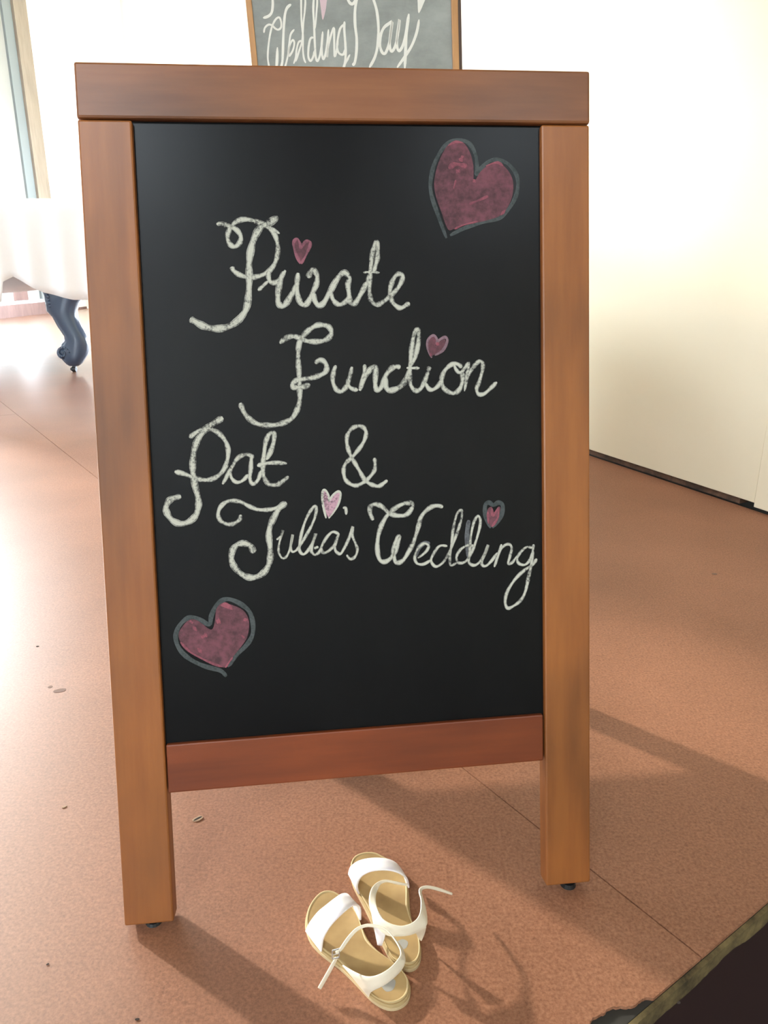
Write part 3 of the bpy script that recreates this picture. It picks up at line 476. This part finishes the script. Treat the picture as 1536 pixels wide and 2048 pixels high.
put = lambda p, d: rack((p.x, d, p.y))
def letters(items, mats_name, depth, label):
    bm = bmesh.new()
    for k, it in enumerate(items):
        ribbon(bm, [(x * T, y * T) for x, y in it[1:]], it[0] * 0.00056, depth - 0.00002 * k, put, 0, 0.16, 0.0001, 1)
    o = obj('chalk_lettering', bm, mats_name, panel); o['label'] = label; return o
for it in GHOST:
    bm = bmesh.new(); ribbon(bm, [(x * T, y * T) for x, y in it[1:]], it[0] * 0.00062, 0.00695, put)
    obj('chalk_smudge', bm, M['faint'], panel)['label'] = 'grey rubbed-out chalk stroke'
for key, lab in (('private', 'word Private in white chalk'), ('function', 'word Function in white chalk'), ('pat', 'name Pat in white chalk'), ('ampersand', 'ampersand in white chalk'),
                 ('julias', "name Julia's in white chalk"), ('wedding', 'word Wedding in white chalk')):
    letters(WORDS[key], [M['chalk'], M['chalk_edge']], 0.0066, lab)
HM = {'big_top': ('grey_chalk', 'pink', 'bright_pink', 'large pink chalk heart, upper right'), 'big_bottom': ('grey_chalk', 'pink', 'bright_pink', 'large pink chalk heart, lower left'),
      'small_private': ('grey_chalk', 'pink', 'pink_line', 'small pink chalk heart dotting the i of Private'), 'small_function': ('rose', 'pink', 'bright_pink', 'small pink chalk heart dotting the i of Function'),
      'small_julia': ('chalk', 'pale_pink', 'pale_pink', "small pale pink chalk heart dotting the i of Julia's"), 'small_wedding': ('grey_chalk', 'pink', 'bright_pink', 'small pink chalk heart dotting the i of Wedding')}
M['pink_line'] = chalk('mid_pink_chalk', (0.33, 0.13, 0.165), (0.15, 0.07, 0.085), 0.3, 0.55)
M['rose'] = chalk('greyish_rose_chalk', (0.30, 0.19, 0.22), (0.13, 0.09, 0.10), 0.3, 0.55)
for key, (mo, mf, mm, lab) in HM.items():
    h = HEARTS[key]; bm = bmesh.new()
    for it in h['lines']: ribbon(bm, [(x * T, y * T) for x, y in it[1:]], it[0] * 0.00062, 0.0069, put, 0)
    blob(bm, [(x * T, y * T) for x, y in h['fill']], 0.0066, put, 1)
    for k, it in enumerate(h['marks']): ribbon(bm, [(x * T, y * T) for x, y in it[1:]], it[0] * 0.00050, 0.0065 - 0.00002 * k, put, 2, 0.3)
    obj('chalk_heart', bm, [M[mo], M[mf], M[mm]], panel)['label'] = lab
# rear half of the A-frame
SPREAD, REAR_LEAN = 0.535, 0.287
Ob = O + bk * SPREAD; Ob.z = 0.008
upr = math.cos(REAR_LEAN) * Z - math.sin(REAR_LEAN) * bk; nbr = ax.cross(upr) * -1
nbr = nbr if nbr.y < 0 else -nbr
rear = empty('rear_frame', frame_m(Ob + ax * W_, -ax, nbr, upr)); rear.parent = sign; rear.matrix_world = frame_m(Ob + ax * W_, -ax, nbr, upr)
pr = half(rear, False)
for s in (0.07, W_ - 0.07):
    bm = bmesh.new(); box(bm, (s - 0.02, TH, H_ - 0.045), (s + 0.02, TH + 0.003, H_ - 0.012)); tube(bm, (s - 0.02, TH + 0.006, H_ - 0.012), (s + 0.02, TH + 0.006, H_ - 0.012), 0.004)
    obj('hinge', bm, M['brass'], sign)

# ------------------------------------------------------------------ second chalkboard on its easel, behind
C2 = Vector(BOARD_TWO_CENTRE); YAW2, ROLL2 = 0.14, 0.058
bx = Vector((math.cos(YAW2), math.sin(YAW2), 0)); bn = Vector((-math.sin(YAW2), math.cos(YAW2), 0))
X2 = (bx + Z * ROLL2).normalized(); Z2 = (Z - bx * ROLL2).normalized()
MW2 = frame_m(C2, X2, bn, Z2)
def put2(p, d): u, v = p.x, p.y; return (u + ROLL2 * v, d, v - ROLL2 * u)
b2 = empty('framed_chalkboard', MW2)
tag(b2, 'dusty grey-green chalkboard in a thin honey frame, lettered Wedding Day, up behind the A-frame', 'chalkboard')
KB = 2.6 / 2.25; u0, u1, v0, v1 = -0.264 * KB, 0.279 * KB, -0.50, 0.52
obj('frame_side', boxm((u0, -0.006, v0), (u0 + 0.0155 * KB, 0.02, v1)), M['tan_board'], b2, bevel=0.002)
obj('frame_side', boxm((u1 - 0.0175 * KB, -0.006, v0), (u1, 0.02, v1)), M['tan_board'], b2, bevel=0.002)
obj('frame_rail', boxm((u0 + 0.0155 * KB, -0.006, v0), (u1 - 0.0175 * KB, 0.02, v0 + 0.017 * KB)), M['tan_board'], b2, bevel=0.002)
obj('frame_rail', boxm((u0 + 0.0155 * KB, -0.006, v1 - 0.017 * KB), (u1 - 0.0175 * KB, 0.02, v1)), M['tan_board'], b2, bevel=0.002)
obj('frame_dark_strip', boxm((u1, -0.003, v0), (u1 + 0.0085 * KB, 0.02, v1)), M['dark_edge'], b2)['label'] = 'dark brown strip along the right outer side'  # dark strip down the right side of the frame
p2 = obj('chalkboard_panel', boxm((u0 + 0.012, 0.0, v0 + 0.012), (u1 - 0.012, 0.012, v1 - 0.012)), M['dusty'], b2)
for items, lab in ((WEDDING_TWO, 'word Wedding in bright chalk'), (DAY_TWO, 'word Day in bright chalk')):
    bm = bmesh.new()
    for k, it in enumerate(items): ribbon(bm, [(x * T, y * T) for x, y in it[1:]], it[0] * 0.00078 * KB, -0.0003 - 0.00002 * k, put2, 0, 0.06)
    obj('chalk_lettering', bm, M['pale_chalk'], p2)['label'] = lab
for pts, mt, lab in ((HEARTS_TWO[0], 'pale_pink_two', 'tip of a pale pink chalk heart'), (HEARTS_TWO[1], 'pale_chalk', 'tip of a white chalk heart')):
    bm = bmesh.new(); blob(bm, [(x * T, y * T) for x, y in pts], -0.0004, put2); obj('chalk_heart', bm, M[mt], p2)['label'] = lab
# it props up on short feet and a back strut, on an unseen table added to shade the right wall
TABLE_TOP = 0.64
up_l = Vector((u0 + 0.08, 0.008, v0)), Vector((u1 - 0.08, 0.008, v0)); inv2 = MW2.inverted()
for p in up_l:
    w = MW2 @ p; bm = bmesh.new(); tube(bm, p + Vector((0, 0, 0.003)), inv2 @ Vector((w.x, w.y, TABLE_TOP + 0.0035)), 0.011, 0.009, 10); obj('leg', bm, M['tan_board'], b2)
w = MW2 @ Vector((0.0, 0.02, 0.1)); bm = bmesh.new(); tube(bm, inv2 @ (w + bn * 0.005), inv2 @ Vector((w.x - 0.02, w.y + 0.20, TABLE_TOP + 0.004)), 0.010, 0.009, 10); obj('strut', bm, M['tan_board'], b2)
tc = Vector((C2.x + 0.02, C2.y + 0.17, 0)); tm = frame_m(tc, bx, bn, Z)
tb = empty('added_table', tm); tag(tb, 'unseen table under a white cloth, added to shade the right wall and carry the Wedding Day chalkboard', 'table')
obj('tabletop', boxm((-0.31, -0.22, TABLE_TOP - 0.028), (0.31, 0.22, TABLE_TOP - 0.003)), M['tan_board'], tb, bevel=0.003)
for sx in (-1, 1):
    for sy in (-1, 1):
        bm = bmesh.new(); tube(bm, (sx * 0.27, sy * 0.18, 0), (sx * 0.27, sy * 0.18, TABLE_TOP - 0.028), 0.018, 0.024, 10); obj('leg', bm, M['tan_board'], tb)
bm = bmesh.new(); rings = []; sq = []
for ax_, ay_, bx_, by_ in ((-1, -1, 1, -1), (1, -1, 1, 1), (1, 1, -1, 1), (-1, 1, -1, -1)):
    sq += [(ax_ + (bx_ - ax_) * k / 28, ay_ + (by_ - ay_) * k / 28) for k in range(28)]
for lev in range(8):
    t = max(0, lev - 1) / 6; rings.append([bm.verts.new((x * (0.314 + t * (0.012 + 0.010 * math.sin(i * 0.9))) * (0.98 if lev == 0 else 1), y * (0.224 + t * (0.012 + 0.010 * math.sin(i * 0.9))) * (0.98 if lev == 0 else 1),
                                        TABLE_TOP if lev == 0 else (TABLE_TOP - 0.006 - t * (TABLE_TOP - 0.03)))) for i, (x, y) in enumerate(sq)])
bm.faces.new(rings[0])
for p, q in zip(rings, rings[1:]):
    for i in range(len(sq)): bm.faces.new((p[i], p[(i + 1) % len(sq)], q[(i + 1) % len(sq)], q[i]))
tag(obj('added_tablecloth', bm, M['cloth'], None, smooth=False, mw=tm), 'floor-length white cloth over the unseen table added to shade the right wall', 'added_tablecloth')

# ------------------------------------------------------------------ covered grand piano
pm = Matrix.Translation(Vector((-2.9, 5.7, 0)))
piano = empty('grand_piano', pm)
tag(piano, 'black piano on carved curved legs, hidden under a white cover at left', 'piano')
ip = pm.inverted()
def lofted(sections):
    bm = bmesh.new(); rings = []
    for z, cx, cy, rx, ry in sections:
        ring = []
        for k in range(20):
            a = 2 * math.pi * k / 20; ca, sa = math.cos(a), math.sin(a)
            ring.append(bm.verts.new((cx + rx * math.copysign(abs(ca) ** 0.75, ca), cy + ry * math.copysign(abs(sa) ** 0.75, sa), z)))
        rings.append(ring)
    for i in range(len(rings) - 1):
        for k in range(20): bm.faces.new((rings[i][k], rings[i][(k + 1) % 20], rings[i + 1][(k + 1) % 20], rings[i + 1][k]))
    bm.faces.new(rings[0]); bm.faces.new(rings[-1]); return bm
LEGC = Vector((-2.03, 5.03))
def piano_leg(at):
    dx, dy = at.x - LEGC.x + 2.9, at.y - 5.7
    s = [(0.66, (LEG[2][1] + LEG[2][2]) * T / 2 + dx - 2.9 + 2.9 - 2.9 + 2.9, dy, 0.075, 0.075)]
    secs = []
    for z, xl, xr in LEG[2:]:
        z, xl, xr = z * T, xl * T, xr * T; secs.append((z, (xl + xr) / 2 + dx, dy, max((xr - xl) / 2, 0.01), max(min(0.06, (xr - xl) * 0.45), 0.01)))
    top = (0.66, secs[0][1], dy, secs[0][3] * 1.05, 0.065)
    lg = obj('leg', lofted([top] + secs), M['ebony'], piano, smooth=True)
    bm = bmesh.new(); cx = -2.1305 + dx                     # carved knee: stacked beads down its edge
    for k in range(5): 
        zz = 0.50 - k * 0.02; bmesh.ops.create_uvsphere(bm, u_segments=10, v_segments=8, radius=0.013 + 0.004 * (k % 2), matrix=Matrix.Translation((cx + 0.002 * k + 0.01, dy - 0.045, zz)))
    obj('knee_carving', bm, M['ebony'], lg, smooth=True)
    bm = bmesh.new(); c = Vector((-2.068 + dx, dy - 0.035, 0.128))   # scroll at the foot
    pts = [c + Vector((math.cos(t) * r_, -0.02, math.sin(t) * r_)) for t, r_ in ((i * 0.45, 0.042 - 0.0021 * i) for i in range(18))]
    for i in range(len(pts) - 1): tube(bm, pts[i], pts[i + 1], 0.008, 0.008, 8)
    tube(bm, c + Vector((0, -0.02, 0)), c + Vector((0, 0.06, 0)), 0.041, 0.036, 20)
    obj('foot_scroll', bm, M['ebony'], lg, smooth=True)
    bm = bmesh.new(); wx = at.x + 2.9
    tube(bm, (wx + 0.002, dy, 0.045), (wx + 0.002, dy, 0.02), 0.010, 0.014, 10); tube(bm, (wx - 0.012, dy, 0.018), (wx + 0.012, dy, 0.018), 0.018, 0.018, 16)
    bmesh.ops.create_uvsphere(bm, u_segments=10, v_segments=6, radius=0.012, matrix=Matrix.Translation((wx - 0.016, dy, 0.018)))
    obj('caster', bm, M['caster'], lg)['label'] = 'small dull metal caster'
piano_leg(LEGC); piano_leg(Vector((-4.0, 5.05))); piano_leg(Vector((-3.7, 6.3)))
pl = [(-4.28, 5.0), (-1.45, 5.0), (-1.36, 5.1), (-1.36, 6.0), (-1.6, 6.4), (-2.2, 6.5), (-4.2, 6.5), (-4.28, 6.4)]
bm = prism(bmesh.new(), [(x + 2.9, y - 5.7) for x, y in pl], 0.655, 1.0); obj('case', bm, M['ebony'], piano, bevel=0.01)
# white cover
def hem(x, y, i):
    if y < 4.97:
        tb = [(-4.6, .45), (-2.41, .43), (-2.375, .455), (-2.35, .57), (-2.29, .60), (-2.15, .525), (-2.11, .505), (-1.93, .462), (-1.2, .45)]
        for (xa, za), (xb, zb) in zip(tb, tb[1:]):
            if xa <= x <= xb: return za + (zb - za) * (x - xa) / (xb - xa)
    return 0.45 + 0.03 * math.sin(i * 0.11)
ol = []
x0, x1, y0, y1, rr = -4.45, -1.22, 4.915, 6.62, 0.16
def arc(cx, cy, a0): return [(cx + rr * math.cos(a0 + k * math.pi / 16), cy + rr * math.sin(a0 + k * math.pi / 16)) for k in range(9)]
def seg(p, q, n): return [(p[0] + (q[0] - p[0]) * k / n, p[1] + (q[1] - p[1]) * k / n) for k in range(1, n)]
A_, B_, C_, D_ = arc(x0 + rr, y0 + rr, math.pi), arc(x1 - rr, y0 + rr, 1.5 * math.pi), arc(x1 - rr, y1 - rr, 0), arc(x0 + rr, y1 - rr, 0.5 * math.pi)
ol = A_ + seg(A_[-1], B_[0], 240) + B_ + seg(B_[-1], C_[0], 60) + C_ + seg(C_[-1], D_[0], 90) + D_ + seg(D_[-1], A_[0], 60)
cxm, cym = (x0 + x1) / 2, (y0 + y1) / 2; N_ = len(ol); bm = bmesh.new(); rings = []
for lev in range(13):
    ring = []
    for i, (x, y) in enumerate(ol):
        if lev < 3:
            k = (0.5, 0.94, 0.99)[lev]; z = (1.05, 1.05, 1.043)[lev]; px, py = cxm + (x - cxm) * k, cym + (y - cym) * k
        else:
            t = (lev - 3) / 9; hz = hem(x, y, i); z = 1.03 + (hz - 1.03) * t
            fold = t * 0.011 * math.sin(i * 0.42 + 0.8 * math.sin(i * 0.05)) ; dl = Vector((x - cxm, y - cym)); 
            nx = -1 if x < x0 + 0.02 else (1 if x > x1 - 0.02 else 0); ny = -1 if y < y0 + 0.02 else (1 if y > y1 - 0.02 else 0)
            nv = Vector((nx, ny)) if (nx or ny) else dl.normalized(); nv = nv.normalized()
            px, py = x + nv.x * (fold + 0.008 * t), y + nv.y * (fold + 0.008 * t)
        ring.append(bm.verts.new((px + 2.9, py - 5.7, z)))
    rings.append(ring)
bm.faces.new(rings[0])
for a_, b_ in zip(rings, rings[1:]):
    for i in range(N_): bm.faces.new((a_[i], a_[(i + 1) % N_], b_[(i + 1) % N_], b_[i]))
cv = obj('piano_cover', bm, M['cloth'], None, smooth=True, mw=pm)
tag(cv, 'white cloth draped over the piano at left, hanging to an uneven hem', 'cover')
so = cv.modifiers.new('thickness', 'SOLIDIFY'); so.thickness = 0.002; so.offset = -1

# ------------------------------------------------------------------ little sandals in front of the board
def strap_mesh(U, L, off, th=0.0016):
    cu = catmull([[c * T for c in p] for p in U], 4); cl = catmull([[c * T for c in p] for p in L], 4)
    bm = bmesh.new(); prev = None
    for p, q in zip(cu, cl):
        mid = (p + q) / 2; row = [bm.verts.new(v - off) for v in (p, p.lerp(q, 0.33), p.lerp(q, 0.67), q)]
        if prev:
            for k in range(3): bm.faces.new((prev[k], prev[k + 1], row[k + 1], row[k]))
        prev = row
    return bm
def strap(name, UL, root, mat, off, th=0.0016, label=None):
    o = obj(name, strap_mesh(UL[0], UL[1], off), mat, root, smooth=True)
    s = o.modifiers.new('thickness', 'SOLIDIFY'); s.thickness = th; s.offset = 0
    sb = o.modifiers.new('edge', 'BEVEL'); sb.width = 0.0004; sb.segments = 1; sb.limit_method = 'ANGLE'
    if label: o['label'] = label
    return o
LABS = ['small white sandal nearest the camera, its buckled strap end trailing left', 'small white sandal behind the nearer one, its open strap sticking out right']
for k in range(2):
    sole = catmull([[c * T for c in p] for p in SOLES[k]], 3, closed=True)
    cen = sum(sole, Vector()) / len(sole); off = Vector((cen.x, cen.y, 0))
    root = empty('sandal', Matrix.Translation(off)); tag(root, LABS[k], 'sandal', 'pair of child sandals')
    def layer(name, grow, z0, z1, mat, par=root, bev=0.0008):
        pts = []
        for p in sole:
            d = Vector((p.x - cen.x, p.y - cen.y)); L_ = d.length; d = d * ((L_ + grow) / L_); pts.append((d.x, d.y))
        return obj(name, prism(bmesh.new(), pts, z0, z1), mat, par, bevel=bev)
    layer('outsole', 0.0010, 0.0, 0.0036, M['outsole'], bev=0.0012)
    layer('midsole', 0.0, 0.0036, 0.0072, M['midsole'], bev=0.001)
    ins = layer('insole', -0.0012, 0.0072, 0.0088, M['insole'], bev=0.001)
    # raised rim round the insole
    bm = bmesh.new(); prev = None; first = None; ns = len(sole)
    for i in range(ns + 1):
        p = sole[i % ns]; d = Vector((p.x - cen.x, p.y - cen.y, 0)); L_ = d.length; u = d / L_
        row = [bm.verts.new(u * (L_ + g_) + Vector((0, 0, z_))) for g_, z_ in ((-0.0042, 0.0087), (-0.0036, 0.0092), (-0.0026, 0.0095), (-0.0014, 0.0093), (-0.0012, 0.0086))]
        if prev:
            for q in range(4): bm.faces.new((prev[q], prev[q + 1], row[q + 1], row[q]))
        prev = row
    obj('rim', bm, M['midsole'], root, smooth=True)
    c, ex, ey = [Vector([v * T for v in p]) - off for p in STAMPS[k]]
    bm = bmesh.new(); ring = [bm.verts.new(c + (ex - c) * math.cos(t) * (1 + 0.1 * math.sin(3 * t)) + (ey - c) * math.sin(t) + Vector((0, 0, -0.0004))) for t in (2 * math.pi * i / 20 for i in range(20))]
    bm.faces.new(ring); obj('insole_print', bm, M['stamp'], ins)['label'] = 'worn grey oval print on the heel'
    strap('toe_strap', TOE_BANDS[k], root, M['pearl'], off, 0.0022, 'wide pearly white toe strap')
    ank = strap('ankle_strap', ANKLE[k], root, M['strap'], off, 0.0016, 'thin cream ankle strap')
    if k == 1:
        strap('heel_tab', QUARTER[0], root, M['pearl'], off); strap('heel_tab', QUARTER[1], root, M['strap'], off)
    else:
        strap('strap_tail', TAIL, root, M['strap'], off, 0.0014)
        bc = Vector([v * T for v in BUCKLE[0]]) - off; bm = bmesh.new()
        cs = [bc + Vector(v) for v in ((-0.0035, -0.003, -0.004), (0.0035, -0.001, -0.004), (0.0035, 0.002, 0.004), (-0.0035, 0, 0.004))]
        for i in range(4): tube(bm, cs[i], cs[(i + 1) % 4], 0.0007, None, 8)
        tube(bm, (cs[0] + cs[3]) / 2, (cs[1] + cs[2]) / 2, 0.0005, None, 6)
        obj('buckle', bm, M['steel'], ank)['label'] = 'tiny steel buckle'
